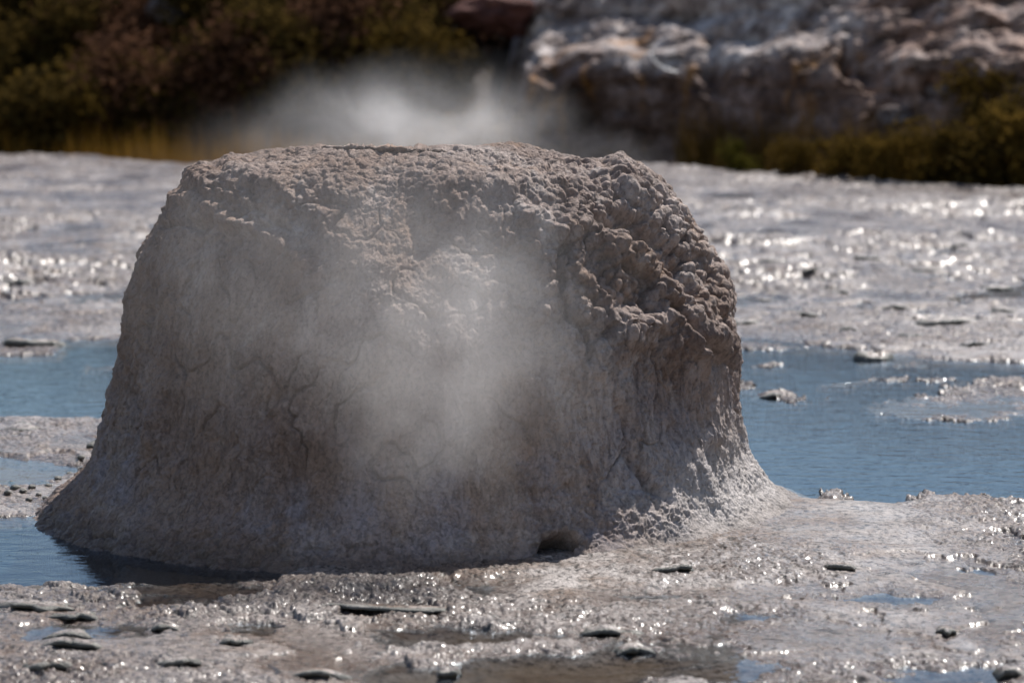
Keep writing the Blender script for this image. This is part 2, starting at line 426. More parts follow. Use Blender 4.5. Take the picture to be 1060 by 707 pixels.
def ground_height(x, y):
    x = x.astype(F32); y = y.astype(F32)
    d = np.sqrt(x * x + y * y)
    wx = x + 0.10 * fbm(x * 3.1, y * 3.1, oct=3, seed=5); wy = y + 0.22 * fbm(x * 3.1, y * 3.1, oct=3, seed=9)
    far = sstep(14, 22, y)
    # broad level, then small broken plates, then knobbly sinter
    h = 0.0155 + 0.016 * fbm(x * 0.55, y * 0.55, oct=3, seed=1) + 0.012 * fbm(x * 1.7, y * 1.1, oct=4, seed=2)
    h -= 0.006 * far
    q = fbm(wx * 2.2, wy * 1.5, oct=5, gain=0.55, seed=21) * 3.6
    fl = np.floor(q); fr = q - fl
    plates = (fl + sstep(0.0, 0.09, fr) - 0.5)
    h += 0.017 * (plates - np.round(plates / 4) * 1.5) * sstep(-0.4, 0.4, fbm(x * 0.8, y * 0.6, oct=2, seed=33))
    q2 = fbm(wx * 0.9, wy * 0.75, oct=5, gain=0.6, seed=23) * 4.0
    f2 = q2 - np.floor(q2)
    h += 0.056 * far * (sstep(0.0, 0.05, f2) * (1 - sstep(0.1, 0.85, f2)) - 0.2) * sstep(-0.25, 0.25, fbm(x * 0.5, y * 0.3, oct=3, seed=35))
    rough = crumble(x, y)
    jx = x + 0.016 * vnoise(x * 34, y * 34, seed=43); jy = y + 0.016 * vnoise(x * 34, y * 34, seed=44)
    kn = np.maximum(knobs2(jx / 0.050, jy / 0.052, 3) * 0.016 - 0.004, 0) + np.maximum(knobs2(jx / 0.018, jy / 0.021, 8) * 0.017 - 0.004, 0)
    lump = knobs2(wx / 0.16, wy / 0.16, 12) * 0.011
    fade = 1 / (1 + (d / 90) ** 2)
    bumps = (kn * (0.18 + 0.9 * rough) + lump * rough) * fade
    bumps += 0.0055 * fbm(x * 75, y * 55, oct=3, gain=0.7, seed=51) * (0.45 + 0.75 * rough) * fade
    broken = bumps - 0.0105 * fade
    # pools
    pool = np.zeros_like(h); soft = 0.09 * fbm(x * 6, y * 3, oct=5, gain=0.62, seed=61) + 0.015 * fbm(x * 30, y * 20, oct=3, seed=66)
    deep = np.zeros_like(h)
    for pts, dep in POOLS:
        P = pxpoly(pts)
        xs = [p[0] for p in P]; ys = [p[1] for p in P]
        msk = (x > min(xs) - .5) & (x < max(xs) + .5) & (y > min(ys) - .5) & (y < max(ys) + .5)
        if not msk.any(): continue
        big = dep > 0.05
        sd = poly_sdf(wx[msk] if not big else x[msk] + 0.25 * (wx[msk] - x[msk]), wy[msk] if not big else y[msk] + 0.25 * (wy[msk] - y[msk]), P)
        sd = sd + soft[msk] * (1.0 if big else 1.6)
        v = sstep(0.10 if big else 0.12, -0.16 if big else -0.10, sd)
        pool[msk] = np.maximum(pool[msk], v)
        deep[msk] = np.maximum(deep[msk], v * dep + (sstep(0.0, -0.9, sd) * 0.05 if big else 0))
    h = h * (1 - pool) - deep
    broken = broken * (1 - 0.75 * sstep(0.15, 0.7, pool))
    for pts, hh in ISLANDS:
        P = pxpoly(pts)
        xs = [p[0] for p in P]; ys = [p[1] for p in P]
        msk = (x > min(xs) - .6) & (x < max(xs) + .6) & (y > min(ys) - .6) & (y < max(ys) + .6)
        if not msk.any(): continue
        sd = poly_sdf(x[msk] + 0.5 * (wx[msk] - x[msk]), y[msk] + 0.5 * (wy[msk] - y[msk]), P) + soft[msk] * 2.0 + 0.30 * fbm(x[msk] * 8, y[msk] * 4, oct=5, gain=0.65, seed=68)
        v = sstep(0.06, -0.06, sd)
        h[msk] = h[msk] * (1 - v) + (hh * 0.2) * v
        broken[msk] = broken[msk] * (1 - v) + (bumps[msk] * 1.3 - 0.013) * v
    h = h + broken
    # gentle apron round the cone, right and front
    rc = np.sqrt(((x - XC - 0.25) / 1.15) ** 2 + (y - YC) ** 2)
    ap = sstep(2.0, 1.15, rc) * sstep(-0.35, 0.45, x - XC - 0.15 * (YC - y)) * sstep(11.1, 10.2, y)
    h = np.maximum(h, h * (1 - ap) + ap * (0.035 + bumps * 0.5))
    h = np.where(((x - XC) / 1.12) ** 2 + ((y - YC) / 1.12) ** 2 < 1, np.minimum(h, -0.18), h).astype(F32)
    pit = at(571, 573)
    h = np.where((np.abs(x - pit.x) < 0.11) & (y > pit.y - 0.03) & (y < pit.y + 0.5), -0.18, h).astype(F32)
    # terrace rim and the drop beyond it
    ey = edge_y(x) + 0.5 * fbm(x * 0.8, y * 0.2, oct=3, seed=71) + 0.12 * fbm(x * 5, y * 1, oct=2, seed=72)
    rim = np.exp(-((y - ey + 0.25) / 0.35) ** 2)
    h = h + 0.05 * rim
    drop = sstep(0.0, 0.9, y - ey)
    h = h * (1 - drop) + (-0.62 + 0.08 * fbm(x * 0.5, y * 0.5, oct=3, seed=77)) * drop
    return h

def build_ground():
    rows = [0.6, 1.5, 2.5, 3.5, 4.4, 5.2, 5.8, 6.3]
    d = 6.6
    while d < 50:
        rows.append(d); d += 0.0075 * (d / 9) ** 1.42
    while d < 900:
        rows.append(d); d *= 1.06
    A = R(11.8)
    dense = np.linspace(-A, A, 1020)
    side = A + (np.linspace(0, 1, 90) ** 2.2) * (math.pi - A)
    th = np.concatenate([-side[1:][::-1], dense, side[1:-1]])
    r = np.array(rows, F32)[:, None]; t = th.astype(F32)[None, :]
    X = (r * np.sin(t)).astype(F32); Y = (r * np.cos(t)).astype(F32)
    Z = np.empty_like(X)
    for i in range(0, X.shape[0], 200):
        Z[i:i + 200] = ground_height(X[i:i + 200], Y[i:i + 200])
    V = np.stack([X, Y, Z], -1).reshape(-1, 3)
    F = grid_faces(X.shape[0], X.shape[1], True)
    o = mesh_obj('ground', V, F[:, ::-1], M_GROUND)
    at_ = o.data.attributes.new('crumble', 'FLOAT', 'POINT')
    at_.data.foreach_set('value', crumble(V[:, 0].copy(), V[:, 1].copy()).astype(F32))
    return tag(o, 'pale knobbly sinter crust around the geyser cone, wet and glittering', 'ground', kind='structure')
build_ground()

def build_water():
    xs = np.linspace(-24, 24, 97)
    top = edge_y(xs) - 0.9
    V = [(x, 3.0, 0.0) for x in xs] + [(x, y, 0.0) for x, y in zip(xs, top)]
    n = len(xs)
    F = [(i, i + 1, n + i + 1, n + i) for i in range(n - 1)]
    o = mesh_obj('water', V, F, M_WATER)
    return tag(o, 'shallow blue and brown pool water lying between patches of pale crust', 'water', kind='structure')
build_water()

# ------------------------------------------------------------------ the geyser cone
def build_cone():
    S = 2944 / YC
    def zz(y): return CAM_H - (y - 60) / S
    tab = [  # photo y, left x, right x of the silhouette
        (575, 24, 872), (548, 23, 874), (536, 25, 870), (525, 43, 832), (510, 60, 800), (490, 82, 782), (470, 96, 773), (440, 107, 768), (400, 118, 765), (360, 127, 762),
        (340, 131, 758), (300, 140, 745), (260, 150, 722), (240, 160, 711), (205, 181, 692), (186, 192, 676)]
    cx = 440.0
    prof = []
    for y, l, r in tab:
        prof.append(((cx - l) / S, (r - cx) / S, zz(y), zz(y)))
    # over the shoulder and into the vent
    for l, yl, r, yr in ((203, 174, 655, 176), (222, 168, 625, 172), (258, 160, 590, 166), (295, 155, 545, 158), (340, 157, 520, 157), (375, 165, 495, 166), (400, 185, 475, 190), (418, 225, 460, 230)):
        prof.append(((cx - l) / S, (r - cx) / S, zz(yl), zz(yr)))
    prof = np.array(prof)
    # resample by arc length, smooth
    seg = np.sqrt(np.diff(prof[:, :2].mean(1)) ** 2 + np.diff(prof[:, 2:].mean(1)) ** 2)
    s = np.concatenate([[0], np.cumsum(seg)])
    N = 700
    ss = np.linspace(0, s[-1], N)
    pr = np.stack([np.interp(ss, s, prof[:, k]) for k in range(4)], -1)
    ker = np.ones(23) / 23
    for k in range(4):
        pd = np.pad(pr[:, k], 11, mode='edge'); pr[:, k] = np.convolve(pd, ker, 'valid')
    front = np.linspace(-math.pi - 0.12, 0.12, 1080)
    back = np.linspace(0.12, math.pi - 0.12, 230)[1:-1]
    th = np.concatenate([front, back])
    c = np.cos(th)[None, :]; w = 0.5 + 0.5 * c
    w = w * w * (3 - 2 * w)
    w = 0.5 + (w - 0.5)
    rL, rR, zL, zR = (pr[:, k][:, None] for k in range(4))
    rad = rL * (1 - w) + rR * w
    zb = zL * (1 - w) + zR * w
    # front and back: rounder shoulder
    fr = (1 - np.abs(c)) ** 1.2
    zt = zb.max()
    hn = np.clip(zb / zt, 0, 1)
    rad = rad * (1 - fr * 0.12 * sstep(0.45, 0.95, hn) * (rad > 0.45)) * (1 + fr * 0.03)
    low = 1 - sstep(0.0, 0.12, hn)
    rad = rad * (1 - fr * low * 0.04)
    X = XC + rad * c; Y = YC + rad * np.sin(th)[None, :]; Z = zb + 0 * c
    Z = Z + 0.03 * np.exp(-((rad - 0.36) / 0.16) ** 2) * sstep(0.1, -0.5, np.sin(th))[None, :] * (zb > 1.1)
    Z = Z - 0.06 * sstep(0.0, 0.6, np.sin(th))[None, :] * (zb > 1.1) * sstep(0.95, 0.5, rad)
    X, Y, Z = (a.astype(F32) for a in (X, Y, Z))

    def normals(X, Y, Z):
        P = np.stack([X, Y, Z], -1)
        du = np.roll(P, -1, 1) - np.roll(P, 1, 1)
        dv = np.gradient(P, axis=0)
        n = np.cross(du, dv); n /= np.linalg.norm(n, axis=-1, keepdims=True) + 1e-9
        return n
    n = normals(X, Y, Z)
    if n[200, 540, 1] > 0: n = -n
    zmask = sstep(-0.02, 0.12, Z)
    wall = sstep(0.12, 0.3, Z)
    # 1 broad lumps
    D = 0.045 * fbm(X * 1.9, Y * 1.9, Z * 1.6, oct=4, seed=101) * zmask
    D += 0.020 * fbm(X * 6, Y * 6, Z * 5, oct=3, seed=104) * (0.4 + 0.6 * zmask)
    X, Y, Z = X + n[..., 0] * D, Y + n[..., 1] * D, Z + n[..., 2] * D * 0.6
    n = normals(X, Y, Z)
    if n[200, 540, 1] > 0: n = -n
    PX, PY = to_px(X, Y, Z)
    vis = (Y < YC + 0.45).astype(F32)
    jx = PX + 14 * fbm(X * 7, Z * 7, Y * 7, oct=3, seed=111); jy = PY + 14 * fbm(X * 7, Z * 7, Y * 7, oct=3, seed=117)
    D = np.zeros_like(X)
    # 2 ridges and gullies that run down the right shoulder
    def ridge(pts, w, amp):
        return amp * np.exp(-(line_dist(jx, jy, pts) / w) ** 2)
    D += ridge([(640, 180), (690, 235), (722, 275), (745, 312)], 15, 0.045)
    D += ridge([(600, 232), (640, 262), (680, 300), (712, 332), (730, 358)], 17, 0.05)
    D += ridge([(545, 225), (585, 250), (602, 300), (630, 330)], 13, 0.030)
    D += ridge([(560, 330), (572, 290), (548, 250)], 9, 0.018)
    D += ridge([(640, 345), (665, 338), (700, 342), (725, 360)], 15, 0.045)
    D += ridge([(632, 372), (650, 352)], 18, 0.035)
    D += ridge([(668, 488), (690, 470), (715, 500)], 16, 0.012)
    D += ridge([(738, 318), (750, 345), (752, 370)], 9, 0.015)
    D += ridge([(612, 225), (655, 240), (690, 275), (712, 305)], 6.5, -0.085)
    D += ridge([(690, 318), (718, 350), (738, 376)], 6, -0.085)
    D += ridge([(650, 285), (668, 300), (666, 325)], 5.5, -0.07)
    D += ridge([(580, 260), (584, 310), (606, 350), (612, 375)], 4.5, -0.03)
    D += ridge([(675, 372), (690, 400), (700, 440)], 22, -0.040)
    D += ridge([(722, 370), (735, 410), (740, 450)], 9, 0.022)
    D += ridge([(640, 425), (648, 470), (668, 505), (690, 520)], 5, -0.03)
    D += ridge([(705, 430), (722, 480), (735, 520)], 9, 0.02)
    # left shoulder: slanting knobbly bands
    D += ridge([(205, 185), (245, 205), (275, 225)], 10, 0.025)
    D += ridge([(190, 205), (225, 222), (262, 240)], 8, 0.020)
    D += ridge([(240, 175), (290, 195), (330, 225)], 10, 0.022)
    D += ridge([(170, 232), (215, 235)], 5, -0.03)
    D += ridge([(235, 232), (275, 248), (310, 270)], 7, 0.022)
    D += ridge([(225, 192), (262, 218), (300, 240)], 4, -0.022)
    # upper face: a shallow hollow and a soft overhanging brow
    D += ridge([(400, 200), (430, 240)], 45, -0.03)
    D += ridge([(440, 175), (480, 180), (520, 190)], 16, 0.02)
    # lower left: uneven shelf
    D += ridge([(240, 470), (300, 450), (350, 470)], 14, 0.015)
    D += ridge([(165, 420), (150, 470), (110, 520)], 10, 0.015)
    # 3 popcorn sinter
    rr = np.exp(-(((PX - 660) / 150) ** 2 + ((PY - 260) / 110) ** 2) ** 1.5)
    ll = np.exp(-(((PX - 245) / 95) ** 2 + ((PY - 215) / 45) ** 2) ** 1.5)
    tt = np.exp(-((PY - 180) / 45) ** 2) * 0.4
    pop = np.clip(np.maximum(np.maximum(rr, 0.6 * ll), tt) + 0.25 * fbm(X * 5, Y * 5, Z * 5, oct=2, seed=131), 0.06, 1) * vis + 0.3 * (1 - vis)
    pop *= wall
    D += pop * (0.034 * (knobs3(X / 0.066, Y / 0.066, Z / 0.066, 141) - 0.5) + 0.038 * (knobs3(X / 0.029, Y / 0.029, Z / 0.029, 147) - 0.4))
    # 4 rills and drips
    rill = sstep(520, 640, PX) * sstep(300, 360, PY) * vis * (0.35 + 0.65 * sstep(0.1, 0.35, Z))
    wxx = X + 0.03 * fbm(X * 5, Y * 5, Z * 3, oct=2, seed=151)
    D += (0.010 + 0.032 * rill) * fbm(wxx * 17, Y * 17, Z * 4.0, oct=4, gain=0.6, seed=155) * wall
    gran = sstep(-0.3, 0.5, fbm(X * 4, Y * 4, Z * 4, oct=3, seed=161))
    D += 0.012 * (0.4 + gran) * (0.6 + 0.6 * sstep(450, 600, PX)) * (1 + 0.8 * sstep(0.35, 0.1, Z)) * fbm(X * 24, Y * 24, Z * 16, oct=4, gain=0.62, seed=165, ridged=True) * (0.35 + 0.65 * zmask)
    D += 0.0045 * fbm(X * 95, Y * 95, Z * 80, oct=2, gain=0.7, seed=171)
    cx1 = np.abs(vnoise(X * 7 + 0.25 * vnoise(X * 20, Y * 20, Z * 20, 175), Y * 7, Z * 4.5, 173))
    cx2 = np.abs(vnoise(X * 17, Y * 17, Z * 12, 176))
    D -= (0.016 * (1 - sstep(0.0, 0.045, cx1)) + 0.004 * (1 - sstep(0.0, 0.06, cx2))) * wall * sstep(-0.2, 0.25, fbm(X * 3, Y * 3, Z * 3, oct=2, seed=178))
    kl = knobs3(X / 0.02, Y / 0.02, Z / 0.02, 181)
    D += 0.006 * kl * (0.25 + 0.75 * sstep(0.25, 0.05, Z) + 0.4 * pop)
    D += 0.022 * (knobs3(X / 0.05, Y / 0.05, Z / 0.035, 183) - 0.3) * sstep(0.14, 0.03, Z) * sstep(560, 420, PX) * vis
    lf = sstep(260, 130, PX) * wall
    D += 0.045 * lf * fbm(X * 9, Y * 9, Z * 9, oct=4, gain=0.6, seed=185)
    D += 0.034 * lf * (knobs3(X / 0.07, Y / 0.07, Z / 0.07, 187) - 0.4) * sstep(0.0, 0.3, fbm(X * 4, Y * 4, Z * 4, oct=2, seed=188))
    # 5 small undercut hole in the foot
    hole = poly_sdf(PX + 3 * fbm(X * 30, Y * 30, Z * 30, oct=2, seed=191), PY, [(545, 584), (556, 574), (563, 559), (582, 555), (596, 565), (590, 575), (572, 583)])
    hv = sstep(2.5, -3.0, hole) * vis
    D = D * (1 - hv) - 0.38 * hv
    D += 0.018 * np.exp(-((hole - 6) / 4) ** 2) * vis * (PY < 566)
    D *= sstep(-0.10, -0.02, Z) * 0.85 + 0.15
    X, Y, Z = X + n[..., 0] * D, Y + n[..., 1] * D, Z + n[..., 2] * D
    V = np.stack([X, Y, Z], -1).reshape(-1, 3)
    V[:, 2] = np.maximum(V[:, 2], -0.16)
    V -= np.array([XC, YC, 0], F32)
    nr, nc = X.shape
    F = grid_faces(nr, nc, True)
    V = np.concatenate([V, [V[-nc:].mean(0)]])
    capq = np.stack([(nr - 1) * nc + np.arange(0, nc - 1, 2), (nr - 1) * nc + np.arange(0, nc - 1, 2) + 1,
                     (nr - 1) * nc + (np.arange(0, nc - 1, 2) + 2) % nc, np.full(len(np.arange(0, nc - 1, 2)), nr * nc)], -1)
    F = np.concatenate([F, capq])
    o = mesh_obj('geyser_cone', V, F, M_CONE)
    o.location = (XC, YC, 0)
    return tag(o, 'large squat grey sinter geyser cone with a lumpy right shoulder, standing in the pool', 'geyser cone')
build_cone()

# ------------------------------------------------------------------ steam
def ball(c, r, n=18):
    pts = []
    for i in range(n):
        for j in range(n):
            u = math.pi * (i + 0.5) / n; v = 2 * math.pi * j / n
            pts.append((c[0] + r[0] * math.sin(u) * math.cos(v), c[1] + r[1] * math.sin(u) * math.sin(v), c[2] + r[2] * math.cos(u)))
    return pts

def steam(name, puffs, label, mat):
    import bmesh
    bm = bmesh.new()
    for c, r, _ in puffs:
        for p in ball(c, r, 12): bm.verts.new(p)
    res = bmesh.ops.convex_hull(bm, input=bm.verts)
    bmesh.ops.delete(bm, geom=[v for v in bm.verts if not v.link_faces], context='VERTS')
    me = bpy.data.meshes.new(name); bm.to_mesh(me); bm.free()
    me.materials.append(mat)
    o = bpy.data.objects.new(name, me); COL.objects.link(o)
    return tag(o, label, 'steam', kind='stuff')

def puff(px, py, Y, rx, ry, rz, w):
    """centre seen at px, py at distance Y; radii: photo px across, metres deep, photo px tall"""
    c = at_y(px, py, Y); k = Y / FPX
    return (tuple(c), (rx * k, ry, rz * k), w)

plume = [puff(405, 138, 10.5, 170, 0.42, 85, 1.0), puff(490, 140, 10.5, 150, 0.38, 75, 0.7), puff(330, 150, 10.4, 160, 0.42, 65, 0.28),
         puff(590, 168, 10.7, 150, 0.3, 45, 0.22), puff(430, 108, 10.6, 190, 0.4, 70, 0.2)]
veil = [puff(455, 370, 9.05, 190, 0.26, 220, 0.85), puff(428, 445, 8.98, 100, 0.2, 115, 0.7), puff(380, 260, 9.2, 340, 0.26, 200, 0.32),
        puff(250, 320, 9.25, 190, 0.22, 220, 0.16), puff(520, 320, 9.15, 170, 0.22, 150, 0.2)]
steam('steam', plume, 'white steam plume rising out of the top of the geyser cone', mat_steam('steam_plume', plume, 2.3, 4.2, lo=0.34, hi=0.68, nmin=0.1))
steam('steam', veil, 'thin grey veil of steam drifting down the front of the geyser cone', mat_steam('steam_veil', veil, 3.3, 4.6, lo=0.32, hi=0.70, stretch=(1.15, 1.0, 0.8), nmin=0.25))

# ------------------------------------------------------------------ loose crust plates
def plate_mesh(seed, w, d, t, mat, curl=0.2):
    rg = np.random.default_rng(seed)
    K, Q = 40, 9
    a = np.linspace(0, 2 * math.pi, K, endpoint=False)
    ph = rg.uniform(0, 6.28, 6); am = rg.uniform(0.03, 0.13, 6)
    rad = 1 + sum(am[k] * np.sin((k + 2) * a + ph[k]) for k in range(6)) + rg.uniform(-0.10, 0.10, K)
    V, F = [], []
    def h(x, y): return 0.12 * t * np.sin(3.1 * x + ph[0]) + 0.10 * t * np.sin(5.3 * y + ph[1])
    for side in (1, -1):
        for q in range(Q):
            f = q / (Q - 1)
            x, y = rad * f * np.cos(a), rad * f * np.sin(a)
            nz = rg.uniform(-0.10, 0.10, K) * t * (f > 0)
            if side > 0:
                z = h(x, y) + nz - 0.75 * t * np.abs(f * np.cos(a)) ** (6 if w > 0.2 else 3) - 0.25 * t * f ** 4
            else:
                z = h(x, y) - 0.75 * t * np.abs(f * np.cos(a)) ** (6 if w > 0.2 else 3) - 0.25 * t * f ** 4 - t * (0.16 + 0.95 * max(1 - (0.9 * f) ** 2.6, 0) * np.sqrt(np.clip(1.05 - x * x / 1.5, 0.05, 1))) + nz
            V.append(np.stack([x * w / 2, y * d / 2, z], -1))
    V = np.concatenate(V)
    F1 = grid_faces(Q, K, True); F2 = grid_faces(Q, K, True)[:, ::-1] + Q * K
    o1, o2 = (Q - 1) * K, (2 * Q - 1) * K
    i = np.arange(K); j = (i + 1) % K
    F3 = np.stack([o1 + i, o2 + i, o2 + j, o1 + j], -1)[:, ::-1]
    return V, np.concatenate([F1, F2, F3])

def plate(seed, px, py, wpx, tpx, label, name='crust_plate', cat='crust plate', group='loose dark crust plates on the wet ground', depth=None, tilt=14, mat=None, rz=None):
    p = at(px, py); k = p.y / FPX
    w = wpx * k; t = max(0.020, tpx * k * 0.85)
    d = depth if depth else min(0.30, max(0.09, 0.6 * w))
    V, F = plate_mesh(seed, w, d, t, mat)
    o = mesh_obj(name, V, F, M_GROUND, smooth=False)
    o.data.materials.append(M_SLAB)
    nf = len(F); idx = np.ones(nf, np.int32); idx[:(9 - 3) * 40] = 0
    o.data.polygons.foreach_set('material_index', idx)  # sides and underside darker: shade put into the colour, with algae stain
    far_ = py < 450
    gz = float(ground_height(np.array([p.x - w * .25, p.x, p.x + w * .25], F32), np.array([p.y, p.y, p.y], F32)).mean())
    rg = random.Random(seed)
    o.location = (p.x, p.y + 0.25 * d, max(gz, -0.004) + t * (0.55 if far_ else 0.45 if wpx > 100 else 0.80))
    o.rotation_euler = (R(-tilt + rg.uniform(-4, 4)), R(rg.uniform(-3, 3)), R(rz if rz is not None else rg.uniform(-12, 12)))
    return tag(o, label, cat, group)

PL = [
    (40, 635, 76, 9, 'dark curled crust plate just below the blue corner of the front pool, biggest there'),
    (77, 643, 50, 9, 'short dark crust plate overlapping the right end of a curled plate below the front pool'),
    (70, 664, 42, 6, 'thin straight dark crust plate between two bigger curled ones at the lower left'),
    (72, 677, 62, 10, 'dark hump-backed crust plate below the thin straight one at the lower left'),
    (46, 700, 50, 11, 'thick dark crust plate at the bottom edge, lowest of those at the lower left'),
    (405, 635, 150, 5.5, 'very long thin dark crust plate in front of the cone, longest in the foreground'),
    (630, 658, 56, 10, 'flat dark grey crust plate with a pale top lying beside brown water'),
    (656, 675, 44, 11, 'rounded dark crust plate just below and right of the flat pale-topped one'),
    (465, 698, 27, 11, 'stubby dark crust block on the pale islet between brown puddles at the bottom'),
    (172, 655, 34, 8, 'small humped dark crust plate standing alone right of the lower left plates'),
    (243, 671, 32, 6, 'dark flake with an upturned right end in the pale crust at the lower left middle'),
    (185, 696, 44, 7, 'slanting dark crust flake near the bottom, right of the lower left plates'),
    (325, 705, 58, 7, 'dark crust plate cut by the bottom edge left of the pale islet'),
    (1046, 702, 32, 12, 'dark crust block at the bottom right corner beside a violet puddle'),
    (980, 659, 22, 9, 'small dark lump alone on the pale flat crust at the lower right corner'),
    (30, 360, 66, 12, 'long dark slab jutting into the blue pool left of the cone'),
    (22, 299, 28, 8, 'small dark slab on the wet flat at the far left above the pool'),
    (905, 372, 44, 16, 'dark knobbly block on the far shore of the right pool'),
    (990, 339, 58, 8, 'long thin brown slab on the glittering flat at right beyond the pool'),
    (800, 411, 40, 9, 'dark knobbly islet of crust alone in the right pool'),
    (20, 448, 40, 7, 'dark low ledge of crust at the left edge under the middle pool'),
    (870, 596, 34, 8, 'small dark flake on rough grey crust in the right foreground'),
    (700, 601, 40, 8, 'dark low flake in front of the sunlit foot of the cone'),
]
for i, (px, py, w, t, lab) in enumerate(PL):
    far = py < 450
    plate(500 + i, px, py, w, t, lab, depth=(0.22 if far else (0.14 if w > 100 else None)), tilt=3 if far else 5)

for i, (px, py, w, t) in enumerate([(925, 322, 34, 7), (868, 306, 26, 6), (965, 283, 40, 6), (832, 329, 30, 7), (792, 312, 24, 6), (1032, 300, 32, 6), (775, 338, 28, 7), (895, 270, 30, 5),
                                    (1010, 362, 26, 8), (945, 352, 30, 7), (840, 286, 22, 5), (1040, 326, 26, 7), (1000, 258, 30, 5), (880, 345, 24, 7), (800, 277, 24, 5), (985, 312, 22, 6)]):
    plate(700 + i, px, py, w, t, 'low brown crust ledge among others on the glittering flat beyond the right pool', name='crust_ledge', cat='crust ledge',
          group='low brown ledges on the far right flat', depth=0.2, tilt=3)
# pebbles by the left foot of the cone
PEB = [(16, 509, 12), (24, 512, 9), (8, 516, 8), (33, 508, 9), (40, 515, 7), (50, 505, 8), (60, 498, 9), (72, 490, 8), (84, 480, 9), (95, 468, 12), (98, 462, 10), (47, 518, 7), (66, 506, 7), (30, 520, 8), (12, 498, 7), (76, 500, 6)]
def pebble_mesh(seed):
    a = np.linspace(0, 2 * math.pi, 20, endpoint=False)[None, :]; b = np.linspace(-1.5, 1.5, 14)[:, None]
    x = np.cos(b) * np.cos(a); y = np.cos(b) * np.sin(a); z = np.sin(b) + 0 * a
    r = 1 + 0.28 * fbm(x * 1.3 + seed, y * 1.3, z * 1.3 + 0.3, oct=3, seed=seed)
    V = np.stack([x * r, y * r * 0.9, z * r * 0.62], -1).reshape(-1, 3)
    return V, grid_faces(14, 20, True)
pm = []
for i, (px, py, w) in enumerate(PEB):
    p = at(px, py); s = w * p.y / FPX / 2
    if i < 4:
        V, F = pebble_mesh(300 + i)
        o = mesh_obj('pebble', V, F, M_SLAB); pm.append(o)
    else:
        o = pm[i % 4].copy(); COL.objects.link(o)
    gz = float(ground_height(np.array([p.x], F32), np.array([p.y], F32))[0])
    o.location = (p.x, p.y, max(gz, -0.01) + 0.35 * s); o.scale = (s, s, s); o.rotation_euler = (0, 0, i * 1.3)
    tag(o, 'small dark wet pebble among others by the left foot of the cone', 'pebble', 'wet pebbles by the left foot of the cone')

# ------------------------------------------------------------------ hillside and cliff beyond the terrace
M_HILL = mat_rock('hill_soil', (0.022, 0.016, 0.012), (0.035, 0.026, 0.02), (0.06, 0.042, 0.034), None, 0.6)
def mat_cliff():
    m = Mat('cliff_rock'); p = m.pos()
    z = m.n('ShaderNodeSeparateXYZ'); m.l(p, z.inputs[0])
    a = m.noise(m.map(p, (1, 1, 1.6)), 1.3, 6, 0.65, 0.6)
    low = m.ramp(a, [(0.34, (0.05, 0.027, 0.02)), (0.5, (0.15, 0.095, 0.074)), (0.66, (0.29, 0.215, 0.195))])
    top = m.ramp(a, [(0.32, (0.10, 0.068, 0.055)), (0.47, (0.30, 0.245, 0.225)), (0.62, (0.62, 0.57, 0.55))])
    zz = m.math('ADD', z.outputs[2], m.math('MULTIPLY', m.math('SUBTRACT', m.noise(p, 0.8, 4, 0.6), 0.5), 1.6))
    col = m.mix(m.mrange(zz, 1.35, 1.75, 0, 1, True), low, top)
    st = m.noise(m.map(p, (1, 1, 0.22), (2, 0, 0)), 1.5, 4, 0.6, 0.4)
    col = m.mix(m.math('MULTIPLY', m.mrange(st, 0.54, 0.64, 0, 0.9), m.mrange(zz, 2.1, 1.6, 0, 1, True)), col, (0.30, 0.14, 0.035))
    rx = m.mrange(z.outputs[0], 4.2, 5.6, 0, 1, True)
    brn = m.ramp(a, [(0.35, (0.10, 0.056, 0.04)), (0.52, (0.27, 0.17, 0.13)), (0.68, (0.45, 0.33, 0.275))])
    col = m.mix(m.math('MULTIPLY', rx, m.mrange(m.noise(p, 1.1, 4, 0.6), 0.4, 0.6, 0.35, 1)), col, brn)
    f = m.noise(p, 6, 5, 0.7)
    col = m.mix(1.0, col, m.ramp(f, [(0.33, 0.4), (0.55, 1.0)]), 'MULTIPLY')
    m.principled(col, 0.8, 0.25, m.bump(f, 0.9, 0.08))
    return m.m
M_CLIFF = mat_cliff()
M_BOULDER = mat_rock('boulder_rock', (0.08, 0.06, 0.05), (0.16, 0.125, 0.115), (0.30, 0.26, 0.25), None, 1.4)
M_REDROCK = mat_rock('red_boulder_rock', (0.05, 0.02, 0.016), (0.11, 0.045, 0.036), (0.20, 0.10, 0.085), None, 1.4)

def build_hill():
    xs = np.linspace(-90, 90, 260); v = np.linspace(0, 1, 90) ** 1.5
    X = np.repeat(xs[None, :], 90, 0).astype(F32)
    ey = edge_y(xs)[None, :]
    Y = (ey + 2.5 + v[:, None] * 60).astype(F32)
    dy = Y - ey - 2.5
    Z = -0.75 + 0.36 * np.minimum(dy, 14) + 0.06 * np.maximum(dy - 14, 0) + 0.5 * fbm(X * 0.2, Y * 0.2, oct=4, seed=201) * sstep(0, 4, dy)
    V = np.stack([X, Y, Z], -1).reshape(-1, 3)
    o = mesh_obj('hillside', V, grid_faces(90, 260), M_HILL)
    tag(o, 'dark brown slope rising behind the geyser terrace', 'hillside', kind='structure')
build_hill()

def hill_z(x, y):
    ey = float(edge_y(np.array([x]))[0]); dy = max(0, y - ey - 2.5)
    return -0.75 + 0.36 * min(dy, 14) + 0.06 * max(dy - 14, 0)

